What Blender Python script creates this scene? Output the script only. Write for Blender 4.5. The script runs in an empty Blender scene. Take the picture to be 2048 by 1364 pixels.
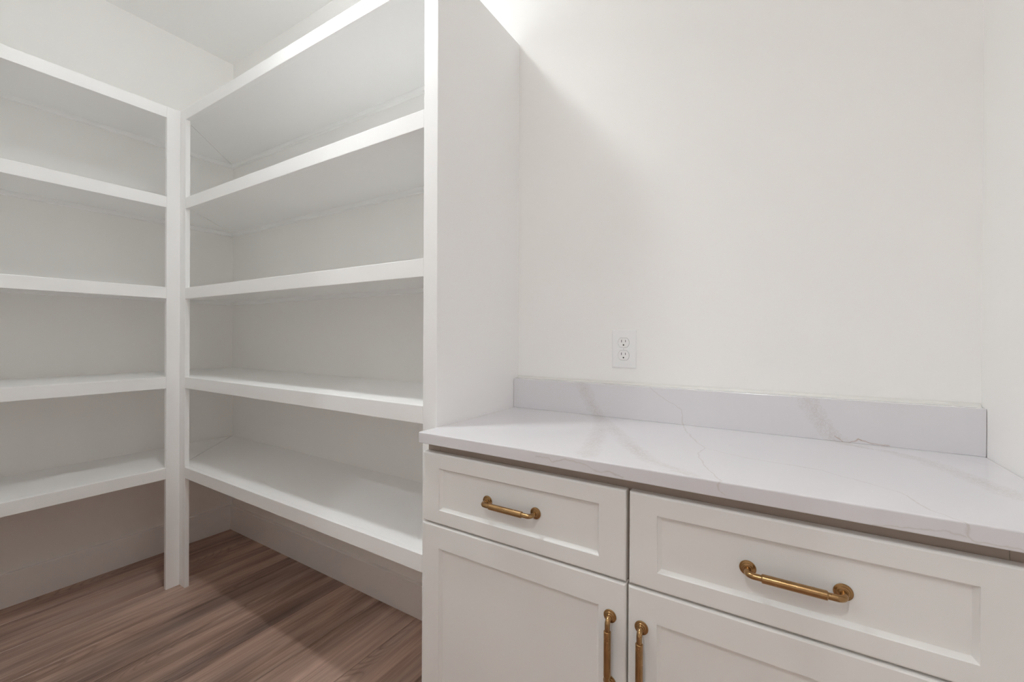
import bpy, bmesh, math, random
from mathutils import Vector, Matrix, noise

random.seed(7)
sc = bpy.context.scene
COL = sc.collection

# ------------------------------------------------------------------ measurements (metres)
H = 1.1621                     # camera height
L1, L0 = -2.3609, -2.797       # left unit front plane / left wall
F1, W = 0.8744, 1.3021         # right unit front plane / back wall
P0, P1 = -0.8356, -0.7849      # end panel faces
R = 0.3727                     # right wall
K, C1, S = 0.8063, 0.8221, 1.2708   # counter front, door faces, splash face
KT, KB, ZS = 0.915, 0.8873, 1.0152  # counter top / bottom, splash top
ZT = [2.197, 1.7895, 1.377, 0.968, 0.5555]
HN = 0.0508                    # nosing height
TH = 0.019                     # board thickness
YL, XR = 0.8225, -2.3092       # inner edges of the corner stiles
ZC = 2.788
YF, YN = -0.10, -0.22          # faces of the wall with the doorway
XJ = -0.65                     # doorway jamb
HX0, HX1, HY0 = -2.60, 1.60, -3.0   # hall beyond the doorway

# ------------------------------------------------------------------ camera
cam_d = bpy.data.cameras.new('camera'); cam = bpy.data.objects.new('camera', cam_d); COL.objects.link(cam)
cam_d.sensor_width = 36.0; cam_d.lens = 854.048 / 2048 * 36
cam_d.shift_x = -5.07 / 2048; cam_d.shift_y = (674.138 - 682) / 2048
cam_d.clip_start = 0.01
cam.matrix_world = (Matrix.Translation((0, 0, H)) @ Matrix.Rotation(0.55156, 4, 'Z')
                    @ Matrix.Rotation(math.pi/2 - 0.001925, 4, 'X') @ Matrix.Rotation(0.004668, 4, 'Z'))
sc.camera = cam

# ------------------------------------------------------------------ world, view
w = bpy.data.worlds.new('world'); sc.world = w; w.use_nodes = True
w.node_tree.nodes['Background'].inputs[0].default_value = (0.8, 0.82, 0.85, 1)
w.node_tree.nodes['Background'].inputs[1].default_value = 0.3
vs = sc.view_settings
vs.view_transform = 'Standard'; vs.look = 'None'; vs.gamma = 1; vs.use_curve_mapping = False
vs.exposure = -0.12
sc.cycles.max_bounces = 24; sc.cycles.diffuse_bounces = 24; sc.cycles.glossy_bounces = 3
sc.cycles.use_light_tree = False
sc.cycles.use_adaptive_sampling = True; sc.cycles.adaptive_threshold = 0.14; sc.cycles.adaptive_min_samples = 16
sc.cycles.caustics_reflective = False; sc.cycles.caustics_refractive = False

# ------------------------------------------------------------------ lamps
LAMP_COL = (0.955, 0.995, 1.01)
DOME = (-1.12, 0.585, 2.665)    # flush dome lamp of the pantry: its glass glows (built below), helped by an added downlight
DOME_E = 60.0
DOWN_E, DOWN_SPREAD = 5.0, 128
LAMPS = [  # recessed hall lamps, last two added as fill: x, y, watts, label
    (-0.16, -0.83, 12.5, 'round white recessed lamp in the hall ceiling just outside the doorway'),
    (-0.16, -2.20, 2.0, 'added round white fill lamp in the hall ceiling far from the doorway'),
    (-1.60, -1.60, 13.0, 'added round white fill lamp in the left part of the hall ceiling'),
]
ld = bpy.data.lights.new('pantry_added_downlight', 'AREA'); ld.shape = 'DISK'; ld.size = 0.12; ld.energy = DOWN_E; ld.color = LAMP_COL  # downlight added under the globe to lift the lower shelves
ld.spread = math.radians(DOWN_SPREAD)
lo = bpy.data.objects.new('pantry_added_downlight', ld); lo.location = (DOME[0], DOME[1], DOME[2] - 0.066); COL.objects.link(lo)
for x, y, e, _ in LAMPS:
    ld = bpy.data.lights.new('ceiling_lamp_light', 'AREA'); ld.shape = 'DISK'; ld.size = 0.07
    ld.energy = e; ld.color = LAMP_COL
    lo = bpy.data.objects.new('ceiling_lamp_light', ld); lo.location = (x, y, ZC - 0.012); COL.objects.link(lo)
# soft fill panel added at the unseen hall wall behind the camera
FILL_E = 2.0
ld = bpy.data.lights.new('hall_fill_panel', 'AREA'); ld.shape = 'RECTANGLE'; ld.size = 2.0; ld.size_y = 1.9
ld.energy = FILL_E; ld.color = (0.93, 0.965, 1.0)
lo = bpy.data.objects.new('hall_fill_panel', ld); lo.location = (-0.35, HY0 + 0.03, 1.35); lo.rotation_euler = (math.pi/2, 0, 0); COL.objects.link(lo)

# ------------------------------------------------------------------ node helper
def mat(name, base=(0.8, 0.8, 0.8), rough=0.5, metal=0.0, spec=0.5):
    m = bpy.data.materials.new(name); m.use_nodes = True
    b = m.node_tree.nodes['Principled BSDF']
    b.inputs['Base Color'].default_value = (*base, 1); b.inputs['Roughness'].default_value = rough
    b.inputs['Metallic'].default_value = metal; b.inputs['Specular IOR Level'].default_value = spec
    return m, m.node_tree.nodes, m.node_tree.links, b
def nd(N, t, **kw):
    n = N.new(t)
    for k, v in kw.items():
        if hasattr(n, k): setattr(n, k, v)
        else: n.inputs[k].default_value = v
    return n
def mth(N, Lk, op, a, b=None, c=None, clamp=False):
    n = N.new('ShaderNodeMath'); n.operation = op; n.use_clamp = clamp
    for i, v in enumerate((a, b, c)):
        if v is None: continue
        if isinstance(v, (int, float)): n.inputs[i].default_value = v
        else: Lk.new(v, n.inputs[i])
    return n.outputs[0]
def vmth(N, Lk, op, a, b=None, scale=None):
    n = N.new('ShaderNodeVectorMath'); n.operation = op
    for i, v in enumerate((a, b)):
        if v is None: continue
        if isinstance(v, tuple): n.inputs[i].default_value = v
        else: Lk.new(v, n.inputs[i])
    if scale is not None:
        if isinstance(scale, (int, float)): n.inputs['Scale'].default_value = scale
        else: Lk.new(scale, n.inputs['Scale'])
    return n
def mixc(N, Lk, f, a, b):
    n = N.new('ShaderNodeMix'); n.data_type = 'RGBA'
    if isinstance(f, (int, float)): n.inputs[0].default_value = f
    else: Lk.new(f, n.inputs[0])
    for i, v in ((6, a), (7, b)):
        if isinstance(v, tuple): n.inputs[i].default_value = (*v, 1)
        else: Lk.new(v, n.inputs[i])
    return n.outputs[2]

def paint(name, base, rough, bump_scale, bump, var=0.015, spec=0.5):
    m, N, Lk, b = mat(name, base, rough, spec=spec)
    g = nd(N, 'ShaderNodeNewGeometry')
    n2 = nd(N, 'ShaderNodeTexNoise', Scale=2.3, Detail=0.0); Lk.new(g.outputs['Position'], n2.inputs['Vector'])
    c = mixc(N, Lk, n2.outputs[0], tuple(v*(1-var) for v in base), tuple(min(1, v*(1+var)) for v in base))
    Lk.new(c, b.inputs['Base Color'])
    return m
M_wall = paint('wall_paint', (0.895, 0.889, 0.874), 0.75, 260, 0.35)
M_ceil = paint('ceiling_paint', (0.895, 0.894, 0.888), 0.85, 220, 0.3)
M_trim = paint('trim_enamel', (0.91, 0.91, 0.908), 0.36, 120, 0.12)
M_cab = paint('cabinet_lacquer', (0.83, 0.825, 0.81), 0.32, 150, 0.06, 0.008)
M_carc = paint('cabinet_frame_shade', (0.38, 0.315, 0.265), 0.4, 150, 0.06, 0.008)  # frame colour darkened to paint in shade under the counter and between fronts
M_caulk = paint('caulk', (0.76, 0.755, 0.73), 0.5, 300, 0.2)
M_plate = paint('outlet_plastic', (0.87, 0.88, 0.885), 0.3, 400, 0.02, 0.003)
M_sock = paint('socket_plastic', (0.88, 0.88, 0.88), 0.3, 400, 0.02, 0.003)
M_dark = paint('slot_dark', (0.012, 0.011, 0.010), 0.6, 400, 0.02, 0.003)
M_steel = paint('screw_steel', (0.34, 0.33, 0.32), 0.35, 400, 0.02, 0.003)

# brass: brushed, slightly patinated
M_brass, N, Lk, b = mat('aged_brass', (0.52, 0.30, 0.115), 0.26, 1.0)
g = nd(N, 'ShaderNodeTexCoord')
n1 = nd(N, 'ShaderNodeTexNoise', Scale=55.0, Detail=4.0); Lk.new(g.outputs['Object'], n1.inputs['Vector'])
c = mixc(N, Lk, n1.outputs[0], (0.30, 0.165, 0.070), (0.52, 0.335, 0.160)); Lk.new(c, b.inputs['Base Color'])
mr = nd(N, 'ShaderNodeMapRange'); mr.inputs[3].default_value = 0.18; mr.inputs[4].default_value = 0.33
Lk.new(n1.outputs[0], mr.inputs[0]); Lk.new(mr.outputs[0], b.inputs['Roughness'])
n2 = nd(N, 'ShaderNodeTexNoise', Scale=900.0, Detail=2.0); Lk.new(g.outputs['Object'], n2.inputs['Vector'])
bp = nd(N, 'ShaderNodeBump', Strength=0.08, Distance=0.0002); Lk.new(n2.outputs[0], bp.inputs['Height']); Lk.new(bp.outputs[0], b.inputs['Normal'])

# lamp lens
M_lens = bpy.data.materials.new('lamp_lens'); M_lens.use_nodes = True
N = M_lens.node_tree.nodes; Lk = M_lens.node_tree.links; N.remove(N['Principled BSDF'])
e = nd(N, 'ShaderNodeEmission'); e.inputs[0].default_value = (*LAMP_COL, 1); e.inputs[1].default_value = 6
Lk.new(e.outputs[0], N['Material Output'].inputs[0])
M_lens.cycles.emission_sampling = 'NONE'
M_dome = bpy.data.materials.new('dome_glass'); M_dome.use_nodes = True
N = M_dome.node_tree.nodes; Lk = M_dome.node_tree.links; N.remove(N['Principled BSDF'])
e = nd(N, 'ShaderNodeEmission'); e.inputs[0].default_value = (*LAMP_COL, 1); e.inputs[1].default_value = DOME_E
Lk.new(e.outputs[0], N['Material Output'].inputs[0])

# quartz with warm veins; (x, s) unfolds counter top, splash and front edge into one sheet
M_quartz, N, Lk, b = mat('veined_quartz', (0.8, 0.8, 0.8), 0.16)
g = nd(N, 'ShaderNodeNewGeometry')
sp = nd(N, 'ShaderNodeSeparateXYZ'); Lk.new(g.outputs['Position'], sp.inputs[0])
s_ = mth(N, Lk, 'ADD', sp.outputs[1], mth(N, Lk, 'SUBTRACT', sp.outputs[2], KT))
cb = nd(N, 'ShaderNodeCombineXYZ'); Lk.new(sp.outputs[0], cb.inputs[0]); Lk.new(s_, cb.inputs[1])
q0 = cb.outputs[0]
def warp(src, scale, amp, detail=4.0):
    n = nd(N, 'ShaderNodeTexNoise', Scale=scale, Detail=detail); Lk.new(src, n.inputs['Vector'])
    d = vmth(N, Lk, 'SUBTRACT', n.outputs['Color'], (0.5, 0.5, 0.5)).outputs[0]
    d = vmth(N, Lk, 'MULTIPLY', d, (amp, amp, 0.0)).outputs[0]
    return vmth(N, Lk, 'ADD', src, d).outputs[0]
qt = warp(q0, 45.0, 0.014, 5.0)      # thin veins
qb = warp(q0, 70.0, 0.030, 5.0)      # broad grainy bands
def curve_dist(q, pts, along, wd):
    """1 at the polyline falling to 0 at distance wd; along = axis (0 x, 1 s) the vein runs on"""
    sq = nd(N, 'ShaderNodeSeparateXYZ'); Lk.new(q, sq.inputs[0])
    t, o_ = sq.outputs[along], sq.outputs[1-along]
    pts = sorted((p[along], p[1-along]) for p in pts)
    lo, hi = pts[0][0], pts[-1][0]; ol, oh = min(p[1] for p in pts)-.01, max(p[1] for p in pts)+.01
    fc = N.new('ShaderNodeFloatCurve'); cv = fc.mapping.curves[0]
    nrm = [((p-lo)/(hi-lo), (v-ol)/(oh-ol)) for p, v in pts]
    cv.points[0].location = nrm[0]; cv.points[1].location = nrm[-1]
    for p in nrm[1:-1]: cv.points.new(*p)
    for p in cv.points: p.handle_type = 'VECTOR'
    fc.mapping.update()
    tn = mth(N, Lk, 'MULTIPLY', mth(N, Lk, 'SUBTRACT', t, lo), 1/(hi-lo)); Lk.new(tn, fc.inputs['Value'])
    f = mth(N, Lk, 'MULTIPLY_ADD', fc.outputs[0], oh-ol, ol)
    d = mth(N, Lk, 'ABSOLUTE', mth(N, Lk, 'SUBTRACT', o_, f))
    ex = mth(N, Lk, 'MULTIPLY', mth(N, Lk, 'MAXIMUM', mth(N, Lk, 'SUBTRACT', mth(N, Lk, 'ABSOLUTE', mth(N, Lk, 'SUBTRACT', tn, 0.5)), 0.5), 0.0), hi-lo)
    d = mth(N, Lk, 'ADD', d, ex)
    return mth(N, Lk, 'SUBTRACT', 1.0, mth(N, Lk, 'DIVIDE', d, wd), clamp=True)
def line(pts, wd, al): return curve_dist(qt, pts, al, wd)
def band(pts, wd, al): return curve_dist(qb, pts, al, wd)
def mx(*v):
    o = v[0]
    for k in v[1:]: o = mth(N, Lk, 'MAXIMUM', o, k)
    return o
b1 = band([(-.530, 1.37), (-.509, 1.326), (-.480, 1.272), (-.452, 1.235), (-.417, 1.14), (-.365, .962), (-.338, .838)], .026, 1)
b2 = band([(-.45, 1.235), (-.423, 1.188), (-.357, 1.086), (-.291, .975), (-.219, .873), (-.145, .827)], .028, 1)
b3 = band([(.064, 1.365), (.084, 1.324), (.114, 1.282), (.142, 1.243), (.214, 1.215), (.256, 1.16), (.29, 1.075), (.324, .97)], .026, 1)
t1a = line([(-.32, 1.371), (-.284, 1.344), (-.245, 1.325), (-.228, 1.309), (-.222, 1.262), (-.208, 1.204), (-.164, 1.091), (-.136, 1.034)], .0026, 1)
t1b = line([(-.136, 1.034), (-.103, 1.017), (-.048, .995), (.069, .978), (.146, .925), (.17, .905)], .0022, 0)
t1c = line([(.17, .905), (.188, .836), (.220, .803), (.218, .792), (.223, .785)], .0024, 1)
t1d = line([(.223, .785), (.27, .780), (.36, .783)], .0020, 0)
t2 = line([(-.136, 1.034), (-.141, .97), (-.124, .909), (-.102, .854), (-.082, .812), (-.087, .80), (-.084, .79), (-.075, .784)], .0022, 1)
t3 = line([(.142, 1.243), (.214, 1.256), (.301, 1.262), (.345, 1.20), (.39, 1.16)], .0018, 0)
t4 = line([(.116, 1.283), (.138, 1.270), (.162, 1.281), (.179, 1.277), (.217, 1.273)], .0020, 0)
t5 = line([(-.44, .794), (-.41, .797), (-.404, .789), (-.37, .799), (-.326, .797), (-.312, .79), (-.25, .784)], .0024, 0)
t6 = line([(.12, .782), (.15, .784), (.202, .791), (.218, .788)], .0018, 0)
# grain inside the bands: fine scribble edges
gr = nd(N, 'ShaderNodeTexNoise', Scale=110.0, Detail=5.0, Roughness=0.7); Lk.new(q0, gr.inputs['Vector'])
gr_ = mth(N, Lk, 'SUBTRACT', 1.0, mth(N, Lk, 'MULTIPLY', mth(N, Lk, 'ABSOLUTE', mth(N, Lk, 'SUBTRACT', gr.outputs[0], 0.5)), 26.0), clamp=True)
vb = mth(N, Lk, 'POWER', mx(b1, b2, b3), 0.6)
fade = nd(N, 'ShaderNodeTexNoise', Scale=14.0, Detail=2.0); Lk.new(q0, fade.inputs['Vector'])
bandm = mth(N, Lk, 'MULTIPLY', vb, mth(N, Lk, 'ADD', 0.26, mth(N, Lk, 'MULTIPLY', gr_, 0.95)))
bandm = mth(N, Lk, 'MULTIPLY', bandm, mth(N, Lk, 'MULTIPLY', fade.outputs[0], 1.6), clamp=True)
thin = mth(N, Lk, 'MULTIPLY', mx(t1a, t1b, t1c, t1d, t2, t3, t5, t6), mth(N, Lk, 'MULTIPLY', fade.outputs[0], 1.5), clamp=True)
cl = nd(N, 'ShaderNodeTexNoise', Scale=4.0, Detail=4.0); Lk.new(q0, cl.inputs['Vector'])
basec = mixc(N, Lk, cl.outputs[0], (0.695, 0.68, 0.715), (0.74, 0.732, 0.748))
c = mixc(N, Lk, mth(N, Lk, 'MULTIPLY', bandm, 0.42), basec, (0.40, 0.35, 0.265))
c = mixc(N, Lk, mth(N, Lk, 'MULTIPLY', thin, 0.40), c, (0.42, 0.35, 0.28))
c = mixc(N, Lk, mth(N, Lk, 'MULTIPLY', mth(N, Lk, 'MULTIPLY', t4, fade.outputs[0]), 1.3), c, (0.40, 0.25, 0.17))
Lk.new(c, b.inputs['Base Color'])

# wood plank
M_wood, N, Lk, b = mat('vinyl_wood_plank', (0.3, 0.2, 0.15), 0.42)
g = nd(N, 'ShaderNodeNewGeometry'); oi = nd(N, 'ShaderNodeObjectInfo')
rs = mth(N, Lk, 'MULTIPLY', oi.outputs['Random'], 37.0)
rc = nd(N, 'ShaderNodeCombineXYZ'); Lk.new(rs, rc.inputs[0]); Lk.new(mth(N, Lk, 'MULTIPLY', rs, 1.7), rc.inputs[1])
pos = vmth(N, Lk, 'ADD', g.outputs['Position'], rc.outputs[0]).outputs[0]
def tex(scale3, sc_, det, rough=0.55, dist=0.0):
    v = vmth(N, Lk, 'MULTIPLY', pos, scale3).outputs[0]
    n = nd(N, 'ShaderNodeTexNoise', Scale=sc_, Detail=det, Roughness=rough, Distortion=dist); Lk.new(v, n.inputs['Vector']); return n.outputs[0]
broad = tex((1.0, 0.10, 1.0), 13.0, 3.0, 0.5, 0.4)
streak = tex((1.0, 0.04, 1.0), 48.0, 4.0, 0.60, 0.8)
fine = tex((1.0, 0.02, 1.0), 420.0, 3.0, 0.6)
hue = tex((1.0, 0.12, 1.0), 7.0, 2.0)
# cathedral grain: rings from a smooth distorted field
fld = tex((1.0, 0.16, 1.0), 5.0, 1.0, 0.4, 0.3)
ring = mth(N, Lk, 'ABSOLUTE', mth(N, Lk, 'SINE', mth(N, Lk, 'MULTIPLY', fld, 150.0)))
ring = mth(N, Lk, 'POWER', ring, 0.35)
ringm = mth(N, Lk, 'SUBTRACT', 1.0, ring)
rsel = tex((1.0, 0.18, 1.0), 6.0, 1.0)
rsel = mth(N, Lk, 'MULTIPLY', mth(N, Lk, 'SUBTRACT', rsel, 0.50), 7.0, clamp=True)
rp = nd(N, 'ShaderNodeValToRGB'); cr = rp.color_ramp
cr.elements[0].position = 0.33; cr.elements[0].color = (0.15, 0.095, 0.076, 1)
cr.elements[1].position = 0.66; cr.elements[1].color = (0.66, 0.47, 0.38, 1)
x_ = cr.elements.new(0.48); x_.color = (0.385, 0.255, 0.20, 1)
mixv = mth(N, Lk, 'ADD', mth(N, Lk, 'MULTIPLY', broad, 0.62), mth(N, Lk, 'MULTIPLY', streak, 0.38))
mixv = mth(N, Lk, 'ADD', mixv, mth(N, Lk, 'MULTIPLY', mth(N, Lk, 'SUBTRACT', oi.outputs['Random'], 0.5), 0.10))
mixv = mth(N, Lk, 'ADD', mixv, mth(N, Lk, 'MULTIPLY', mth(N, Lk, 'SUBTRACT', fine, 0.5), 0.11))
Lk.new(mixv, rp.inputs[0])
c = mixc(N, Lk, mth(N, Lk, 'MULTIPLY', mth(N, Lk, 'SUBTRACT', hue, 0.45), 1.6, clamp=True), rp.outputs[0], (0.29, 0.235, 0.21))
c = mixc(N, Lk, mth(N, Lk, 'MULTIPLY', mth(N, Lk, 'MULTIPLY', ringm, rsel), 0.55), c, (0.075, 0.042, 0.030))
# dark cracks / knots
ck = tex((1.0, 0.05, 1.0), 26.0, 4.0, 0.55, 0.8)
ckm = mth(N, Lk, 'MULTIPLY', mth(N, Lk, 'SUBTRACT', 0.335, ck), 14.0, clamp=True)
c = mixc(N, Lk, mth(N, Lk, 'MULTIPLY', ckm, 0.8), c, (0.035, 0.022, 0.017))
Lk.new(c, b.inputs['Base Color'])
bp = nd(N, 'ShaderNodeBump', Strength=0.25, Distance=0.0006); Lk.new(mixv, bp.inputs['Height']); Lk.new(bp.outputs[0], b.inputs['Normal'])
M_sub = paint('subfloor', (0.05, 0.032, 0.024), 0.8, 50, 0.2)

# ------------------------------------------------------------------ mesh helpers
class MB:
    def __init__(s): s.v = []; s.f = []
    def prism(s, pts, z0, z1):            # pts: xy polygon
        n = len(pts); o = len(s.v)
        s.v += [(x, y, z0) for x, y in pts] + [(x, y, z1) for x, y in pts]
        s.f.append([o+i for i in range(n)][::-1]); s.f.append([o+n+i for i in range(n)])
        for i in range(n): s.f.append([o+i, o+(i+1) % n, o+n+(i+1) % n, o+n+i])
        return s
    def box(s, x0, x1, y0, y1, z0, z1): return s.prism([(x0, y0), (x1, y0), (x1, y1), (x0, y1)], z0, z1)
    def extrude(s, prof, axis, a, bb):    # prof in the two other axes, run along axis 'x' or 'y'
        n = len(prof); o = len(s.v)
        for t in (a, bb):
            for p, q in prof: s.v.append((t, p, q) if axis == 'x' else (p, t, q))
        s.f.append([o+i for i in range(n)]); s.f.append([o+n+i for i in range(n)][::-1])
        for i in range(n): s.f.append([o+i, o+n+i, o+n+(i+1) % n, o+(i+1) % n])
        return s
    def lathe(s, prof, c, ax, seg=32):    # prof: (r, t) along unit axis ax from c
        ax = Vector(ax).normalized(); u = ax.orthogonal().normalized(); v = ax.cross(u); c = Vector(c)
        o = len(s.v); n = len(prof)
        for k in range(seg):
            a = 2*math.pi*k/seg; d = u*math.cos(a) + v*math.sin(a)
            for r, t in prof: s.v.append(tuple(c + ax*t + d*r))
        for k in range(seg):
            k2 = (k+1) % seg
            for i in range(n-1): s.f.append([o+k*n+i, o+k2*n+i, o+k2*n+i+1, o+k*n+i+1])
        s.f.append([o+k*n for k in range(seg)][::-1]); s.f.append([o+k*n+n-1 for k in range(seg)])
        return s
    def tube(s, pts, radii, seg=24):
        P = [Vector(p) for p in pts]; o = len(s.v); n = len(P); up = None
        for i in range(n):
            t = (P[min(i+1, n-1)] - P[max(i-1, 0)]).normalized()
            if up is None: up = t.orthogonal().normalized()
            up = (up - t*up.dot(t)).normalized(); sd = t.cross(up)
            for k in range(seg):
                a = 2*math.pi*k/seg; s.v.append(tuple(P[i] + (up*math.cos(a) + sd*math.sin(a))*radii[i]))
        for i in range(n-1):
            for k in range(seg):
                k2 = (k+1) % seg; s.f.append([o+i*seg+k, o+i*seg+k2, o+(i+1)*seg+k2, o+(i+1)*seg+k])
        s.f.append([o+k for k in range(seg)][::-1]); s.f.append([o+(n-1)*seg+k for k in range(seg)])
        return s
    def build(s, name, m, parent=None, bevel=0.0, segs=2, smooth=False, loc=None):
        me = bpy.data.meshes.new(name)
        org = Vector(loc) if loc else Vector((0, 0, 0))
        me.from_pydata([tuple(Vector(v) - org) for v in s.v], [], s.f); me.update()
        bm = bmesh.new(); bm.from_mesh(me); bmesh.ops.recalc_face_normals(bm, faces=bm.faces)
        if bevel > 0:
            ed = [e for e in bm.edges if len(e.link_faces) == 2 and e.calc_face_angle(0) > 0.5]
            bmesh.ops.bevel(bm, geom=ed, offset=bevel, segments=segs, profile=0.5, affect='EDGES', clamp_overlap=True)
        bm.to_mesh(me); bm.free()
        me.materials.append(m)
        if smooth:
            for p in me.polygons: p.use_smooth = True
            try: me.set_sharp_from_angle(angle=math.radians(35))
            except Exception: pass
        o = bpy.data.objects.new(name, me); COL.objects.link(o)
        if parent is not None:
            o.parent = parent; o.location = org - Vector(PORG.get(parent.name, (0, 0, 0)))
        else: o.location = org
        PORG[o.name] = tuple(org)
        return o
PORG = {}
def thing(name, label, cat, loc=(0, 0, 0), group=None):
    o = bpy.data.objects.new(name, None); COL.objects.link(o); o.location = loc; PORG[o.name] = tuple(loc)
    o.empty_display_size = 0.1; tag(o, label, cat, group); return o
def tag(o, label, cat, group=None):
    o['label'] = label; o['category'] = cat
    if group: o['group'] = group
def struct(o, label=None, cat=None):
    o['kind'] = 'structure'
    if label: o['label'] = label
    if cat: o['category'] = cat
    return o

# ------------------------------------------------------------------ room shell
T = 0.12
fl = struct(MB().box(L0-T, HX1+T, HY0-T, W+T, -0.10, -0.004).build('floor', M_sub), 'brown wood plank floor under the shelves', 'floor')
struct(MB().box(L0-T, HX1+T, HY0-T, W+T, ZC, ZC+0.1).build('ceiling', M_ceil), 'plain white ceiling above the shelving', 'ceiling')
struct(MB().box(L0-T, R+T, W, W+T, 0, ZC).build('wall_back', M_wall), 'white back wall above the countertop and behind the long shelves', 'wall')
struct(MB().box(L0-T, L0, YN, W, 0, ZC).build('wall_left', M_wall), 'white left wall behind the left shelving', 'wall')
struct(MB().box(R, R+T, YN, W, 0, ZC).build('wall_right', M_wall), 'white right wall at the end of the countertop', 'wall')
struct(MB().prism([(L0, YN), (XJ, YN), (XJ, YF), (L0, YF)], 0, ZC).build('wall_front', M_wall),
       'white front wall at the near end of the left shelves', 'wall')
# hall beyond the doorway (behind the camera)
struct(MB().box(HX0-T, HX0, HY0, YN, 0, ZC).build('wall_hall_left', M_wall), 'white left wall of the hall beyond the doorway', 'wall')
struct(MB().box(HX1, HX1+T, HY0, YN, 0, ZC).build('wall_hall_right', M_wall), 'white right wall of the hall beyond the doorway', 'wall')
struct(MB().box(HX0-T, HX1+T, HY0-T, HY0, 0, ZC).build('wall_hall_back', M_wall), 'white far wall of the hall beyond the doorway', 'wall')
struct(MB().box(R+T, HX1+T, YN, YN+T, 0, ZC).build('wall_hall_front', M_wall), 'white hall wall beside the doorway', 'wall')

# planks: 9 inch wide boards running front to back
PW = 0.2286; x0 = -2.175 - 3*PW
nmesh = {}
def plank(xa, xb, ya, yb):
    gsp = 0.0007
    MB().box(xa+gsp, xb-gsp, ya+gsp, yb-gsp, -0.004, 0.0).build('plank', M_wood, fl, bevel=0.0016, segs=1)
i = 0; x = x0
while x < HX1:
    y = W; first = random.uniform(-0.6, -0.1); cuts = [W, first]
    while cuts[-1] > HY0: cuts.append(cuts[-1] - 1.22)
    cuts[-1] = HY0
    for a, bb in zip(cuts[1:], cuts[:-1]):
        if bb > YN or (HX0 <= x <= HX1): 
            if x+PW > L0 and x < (R if a > YF else HX1) : plank(max(x, L0), min(x+PW, HX1 if bb < YF else (R if a > YN else HX1)), a, bb)
    x += PW; i += 1

# baseboards with a small moulded cap
def base_prof(face, sgn, hgt=0.140):   # (offset, z) profile; wall plane at face, board grows by sgn
    return [(face, 0), (face+sgn*.0165, 0), (face+sgn*.0165, hgt-.0035), (face+sgn*.0155, hgt-.001), (face+sgn*.0135, hgt),
            (face+sgn*.006, hgt-.0005), (face, hgt-.0008)]
struct(MB().extrude(base_prof(W, -1, .142), 'x', L0, P0).build('baseboard_back', M_trim), 'tall white baseboard along the back wall under the shelves', 'baseboard')
struct(MB().extrude(base_prof(L0, 1, .143), 'y', YF, W-.0165).build('baseboard_left', M_trim), 'tall white baseboard along the left wall under the shelves', 'baseboard')

# ------------------------------------------------------------------ shelving, left unit
left = right = thing('shelving_unit', 'white L-shaped built-in shelving in the corner, five open shelves with a tall end panel', 'shelving', (L0, W, 0))
BV = 0.0016
E = 0.0008
for z in ZT:
    # left: slab mitred at the corner, nosing as its sub-part
    s = MB().prism([(L0, YF), (L1-TH, YF), (L1-TH, F1-TH*.0), (L1-TH, F1+TH*1.0-.001), (L0+.001, W-.003)], z-TH, z).build('shelf', M_trim, left, bevel=0.0006, segs=1)
    MB().box(L1-TH, L1, YF, YL, z-HN, z).build('nosing', M_trim, s, bevel=BV)
    MB().box(L0, L0+TH, YF, W, z-2*TH-.001, z-TH).build('wall_cleat', M_trim, left, bevel=0.001, segs=1)
    # right
    s = MB().prism([(L1-TH+.0042, F1+TH), (P0, F1+TH), (P0, W), (L0+.0045, W-.0005)], z-TH, z).build('shelf', M_trim, right, bevel=0.0006, segs=1)
    MB().box(XR, P0, F1, F1+TH, z-HN, z).build('nosing', M_trim, s, bevel=BV)
    MB().box(L0+TH, P0, W-TH, W, z-2*TH-.001, z-TH).build('wall_cleat', M_trim, right, bevel=0.001, segs=1)
MB().box(L1-TH, L1, YL, F1, 0, ZT[0]).build('stile', M_trim, left, bevel=BV)
MB().box(L1-TH, L1, YF, YF+.052, 0, ZT[0]-HN).build('stile', M_trim, left, bevel=BV)
MB().box(L1-TH, XR, F1+.0002, F1+TH, 0, ZT[0]).build('stile', M_trim, right, bevel=BV)
MB().box(P0, P1, F1, W, 0, ZT[0]).build('end_panel', M_trim, right, bevel=BV)

# ------------------------------------------------------------------ base cabinet
CX1 = R
DT = 0.020; FF = C1 + DT + 0.0015
cab = thing('base_cabinet', 'white shaker base cabinet with two drawers over two doors and brass pulls', 'cabinet', ((P1+R)/2, W, 0))
ZB = 0.105
XG1, XG2, XE = -0.2495, -0.2430, 0.2895
ZD1, ZD0, ZDD, ZDB = 0.8624, 0.6845, 0.6800, ZB+.004
MB().box(P1+.0005, CX1-.0005, FF+.019, W-.001, ZB, KB-.001).build('carcass', M_cab, cab)
# face frame: stiles and rails
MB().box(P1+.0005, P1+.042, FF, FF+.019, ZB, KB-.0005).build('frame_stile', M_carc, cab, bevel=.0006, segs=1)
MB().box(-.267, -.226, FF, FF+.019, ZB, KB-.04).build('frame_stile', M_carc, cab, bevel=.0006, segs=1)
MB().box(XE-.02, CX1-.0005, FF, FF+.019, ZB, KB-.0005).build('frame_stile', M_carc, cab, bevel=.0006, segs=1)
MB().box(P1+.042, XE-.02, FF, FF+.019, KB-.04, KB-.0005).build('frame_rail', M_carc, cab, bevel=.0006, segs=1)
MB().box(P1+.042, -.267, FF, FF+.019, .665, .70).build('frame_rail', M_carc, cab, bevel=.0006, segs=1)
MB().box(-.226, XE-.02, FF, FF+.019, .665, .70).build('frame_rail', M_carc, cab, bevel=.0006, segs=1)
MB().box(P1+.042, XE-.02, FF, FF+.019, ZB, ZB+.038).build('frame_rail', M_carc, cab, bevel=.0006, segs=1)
MB().box(P1+.0005, CX1-.0005, FF+.075, FF+.09, 0, ZB).build('toe_kick', M_carc, cab)

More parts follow.
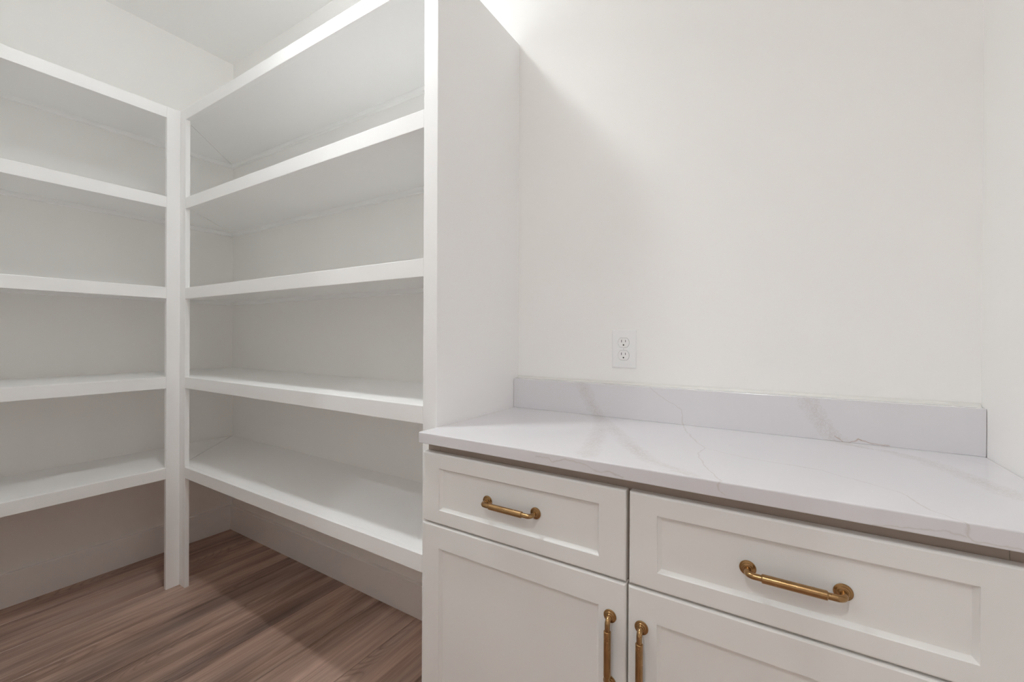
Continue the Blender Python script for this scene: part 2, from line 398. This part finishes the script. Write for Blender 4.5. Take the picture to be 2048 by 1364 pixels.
def shaker(name, xa, xb, za, zb, px0, px1, pz0, pz1, parent):
    """one-piece shaker front: frame with a bevelled step down to a flat recessed panel"""
    d, bw = 0.009, 0.006; y = C1; yb = C1 + DT
    me = MB(); v = []
    def ring(x0, x1, z0, z1, yy): return [(x0, yy, z0), (x1, yy, z0), (x1, yy, z1), (x0, yy, z1)]
    r = 0.0035
    rings = [ring(xa, xb, za, zb, yb), ring(xa, xb, za, zb, y+r), ring(xa+r*.13, xb-r*.13, za+r*.13, zb-r*.13, y+r*.62), ring(xa+r*.38, xb-r*.38, za+r*.38, zb-r*.38, y+r*.29),
             ring(xa+r, xb-r, za+r, zb-r, y),
             ring(px0, px1, pz0, pz1, y), ring(px0+.0008, px1-.0008, pz0+.0008, pz1-.0008, y+.0025), ring(px0+bw, px1-bw, pz0+bw, pz1-bw, y+d)]
    for q in rings: me.v += q
    n = len(rings)
    for i in range(n-1):
        for k in range(4): me.f.append([i*4+k, i*4+(k+1) % 4, (i+1)*4+(k+1) % 4, (i+1)*4+k])
    me.f.append([(n-1)*4+k for k in range(4)]); me.f.append([3, 2, 1, 0])
    o = me.build(name, M_cab, parent)
    return o
RP = C1 + 0.009      # recessed panel plane
HM = {}
def pull(parent, cx, cz, vertical=False, cc=0.130, plane=RP):
    """bar pull: two stepped roses, bent posts, thicker middle grip"""
    m = MB(); h = cc/2; pr = plane - (C1 - 0.016)
    bar_y = -pr
    def V(t, y, s=0): return (t, y, s)
    rd = 0.0052; bend = 0.010
    pts = []; rad = []
    def add(t, y, r): pts.append((t, y, 0)); rad.append(r)
    add(-h, -0.002, rd); add(-h, -(pr-bend)*.6, rd); add(-h, -(pr-bend), rd)
    for k in range(1, 8):
        a = k/8*math.pi/2; add(-h+bend*(1-math.cos(a)), -(pr-bend)-bend*math.sin(a), rd)
    add(-h+bend, bar_y, rd); add(-h+.0205, bar_y, rd)
    gp = [(0, rd), (0.0002, .0060), (.0012, .0068), (.0016, .0071)]
    for t, r in gp: add(-h+.0207+t, bar_y, r)
    for t, r in reversed(gp): add(h-.0207-t, bar_y, r)
    add(h-.0205, bar_y, rd); add(h-bend, bar_y, rd)
    for k in range(7, 0, -1):
        a = k/8*math.pi/2; add(h-bend*(1-math.cos(a)), -(pr-bend)-bend*math.sin(a), rd)
    add(h, -(pr-bend), rd); add(h, -(pr-bend)*.6, rd); add(h, -0.002, rd)
    m.tube(pts, rad, 28)
    rose = [(0.0128, 0), (0.0130, .0006), (.0130, .0014), (.0124, .0021), (.0098, .0024), (.0094, .0026), (.0092, .0036), (.0086, .0043), (.0068, .0047), (.0064, .0062), (.0058, .0070)]
    for sx in (-h, h): m.lathe(rose, (sx, 0, 0), (0, -1, 0), 36)
    # small collar on each post
    for sx in (-h, h): pass
    if vertical: m.v = [(-z_, y_, x_) for x_, y_, z_ in m.v]
    m.v = [(x_+cx, y_+plane, z_+cz) for x_, y_, z_ in m.v]
    o = m.build('handle', M_brass, parent, smooth=True, loc=(cx, plane, cz))
    o['label'] = 'aged brass bar pull with round roses'
    return o
d1 = shaker('drawer', P1+.0008, XG1, ZD0, ZD1, -.7288, -.3042, .7195, .8260, cab); pull(d1, -.5190, .7702)
d2 = shaker('drawer', XG2, XE, ZD0, ZD1, -.1898, .2361, .7190, .8263, cab); pull(d2, .0240, .7682)
XV1, XV2 = -.2483, -.2445
e1 = shaker('door', P1+.0008, XV1, ZDB, ZDD, -.7288, -.3042, ZDB+.056, .6225, cab); pull(e1, -.2800, .5425, True, .131, C1)
e2 = shaker('door', XV2, XE, ZDB, ZDD, -.1898, .2361, ZDB+.056, .6228, cab); pull(e2, -.2180, .5415, True, .131, C1)
MB().box(XE+.003, CX1-.0005, C1+.006, FF, ZB, KB-.04).build('filler_strip', M_cab, cab, bevel=.0006, segs=1)

# ------------------------------------------------------------------ counter and splash
ct = MB().box(P1, R-.0008, K, W-.0005, KB, KT).build('countertop', M_quartz, bevel=.0022, segs=3)
tag(ct, 'white quartz countertop with fine warm veins on the base cabinet', 'countertop')
spl = MB().box(P1+.001, R-.001, S, W-.0005, KT, ZS).build('backsplash', M_quartz, bevel=.0010, segs=2)
tag(spl, 'low white veined quartz backsplash strip standing on the countertop', 'backsplash')
# caulk bead where the splash meets the wall
cp = []
MB().extrude([(W-.0008, ZS), (W-.010, ZS+.0001), (W-.0045, ZS+.0022), (W-.0015, ZS+.0065), (W-.0008, ZS+.0085)], 'x', P1+.001, R-.001).build('caulk_bead', M_caulk, spl, smooth=True)

# ------------------------------------------------------------------ outlet
OX, OZ = -.4028, 1.1243
ot = thing('electrical_outlet', 'white duplex wall outlet with two sockets on the back wall above the splash', 'outlet', (OX, W, OZ))
def rrect(cx, cz, hw, hh, r, n=6):
    pts = []
    for sx, sz, a0 in ((1, 1, 0), (-1, 1, 90), (-1, -1, 180), (1, -1, 270)):
        for k in range(n+1):
            a = math.radians(a0 + 90*k/n); pts.append((cx+sx*(hw-r)+r*math.cos(a), cz+sz*(hh-r)+r*math.sin(a)))
    return pts
def plate_mesh(prof):     # prof: list of (outline pts, y)
    m = MB(); n = len(prof[0][0])
    for pts, y in prof: m.v += [(a, y, c_) for a, c_ in pts]
    for i in range(len(prof)-1):
        for k in range(n): m.f.append([i*n+k, i*n+(k+1) % n, (i+1)*n+(k+1) % n, (i+1)*n+k])
    m.f.append(list(range(n))[::-1]); m.f.append([(len(prof)-1)*n+k for k in range(n)])
    return m
plate_mesh([(rrect(OX, OZ, .0385, .0592, .003), W), (rrect(OX, OZ, .0385, .0592, .003), W-.0020), (rrect(OX, OZ, .0376, .0583, .003), W-.0040),
            (rrect(OX, OZ, .0350, .0557, .0025), W-.0058), (rrect(OX, OZ, .0335, .0542, .002), W-.0060)]).build('cover_plate', M_plate, ot, smooth=True)
def sock_outline(cx, cz, g_):
    pts = []; rr, hh = .0172+g_, .0143+g_
    a1 = math.asin(min(1, hh/rr))
    for k in range(13): a = -a1 + 2*a1*k/12; pts.append((cx+rr*math.cos(a), cz+rr*math.sin(a)))
    for k in range(13): a = math.pi-a1 + 2*a1*k/12; pts.append((cx+rr*math.cos(a), cz+rr*math.sin(a)))
    return pts
yp = W - .0060
for cz in (OZ+.0197, OZ-.0193):
    plate_mesh([(sock_outline(OX, cz, .0007), yp+.001), (sock_outline(OX, cz, .0007), yp-.0002)]).build('socket_gap', M_dark if False else M_steel, ot)
    s = plate_mesh([(sock_outline(OX, cz, 0), yp+.001), (sock_outline(OX, cz, 0), yp-.0012), (sock_outline(OX, cz, -.0008), yp-.0018)]).build('socket', M_sock, ot, smooth=True)
    yy = yp-.0018
    MB().box(OX-.0071, OX-.0053, yy-.0002, yy+.001, cz+.0010, cz+.0085).build('slot', M_dark, s)
    MB().box(OX+.0053, OX+.0069, yy-.0002, yy+.001, cz+.0016, cz+.0078).build('slot', M_dark, s)
    MB().lathe([(.0023, 0), (.0023, .001)], (OX, yy-.0002, cz-.0072), (0, 1, 0), 16).build('ground_hole', M_dark, s)
MB().lathe([(.0026, 0), (.0024, .0008), (.0012, .0011)], (OX, yp+.0002, OZ), (0, -1, 0), 20).build('screw', M_plate, ot, smooth=True)
MB().box(OX-.0003, OX+.0003, yp-.0012, yp-.0008, OZ-.0024, OZ+.0024).build('screw_slot', M_steel, ot)

# ------------------------------------------------------------------ ceiling lamp fixtures
for x, y, e, lb in LAMPS:
    t = thing('ceiling_lamp', lb, 'ceiling lamp', (x, y, ZC), 'recessed hall ceiling lamps')
    m = MB(); pr = [(.072, 0), (.095, 0), (.096, .003), (.090, .006), (.074, .009), (.072, .006)]
    n = len(pr)
    for k in range(40):
        a = 2*math.pi*k/40
        for r, d in pr: m.v.append((x+r*math.cos(a), y+r*math.sin(a), ZC-d))
    for k in range(40):
        for i2 in range(n): m.f.append([k*n+i2, ((k+1) % 40)*n+i2, ((k+1) % 40)*n+(i2+1) % n, k*n+(i2+1) % n])
    m.build('trim_ring', M_trim, t, smooth=True)
    MB().lathe([(.071, 0), (.071, .003)], (x, y, ZC-.0045), (0, 0, 1), 40).build('lens', M_lens, t)

dx, dy, dz = DOME
t = thing('dome_lamp', 'round frosted dome lamp on the pantry ceiling above the shelves', 'ceiling lamp', (dx, dy, ZC))
MB().lathe([(.060, 0), (.062, .004), (.060, .018), (.030, .024), (.026, ZC-dz-.025)], (dx, dy, ZC), (0, 0, -1), 32).build('canopy', M_trim, t, smooth=True)
R_ = .062
MB().lathe([(R_*math.sin(a)+.0001, -R_*math.cos(a)) for a in [math.radians(d) for d in (2, 20, 40, 60, 80, 100, 120, 140, 155)]], (dx, dy, dz), (0, 0, 1), 18).build('glass_globe', M_dome, t)
# frame added around the unseen fill panel in the hall
wn = struct(MB().box(-1.42, -1.35, HY0, HY0+.05, .32, 2.38).box(.65, .72, HY0, HY0+.05, .32, 2.38).box(-1.35, .65, HY0, HY0+.05, .32, .40)
            .box(-1.35, .65, HY0, HY0+.05, 2.30, 2.38).build('fill_panel_frame', M_trim), 'white frame added around the fill panel on the hall wall behind the camera', 'window')
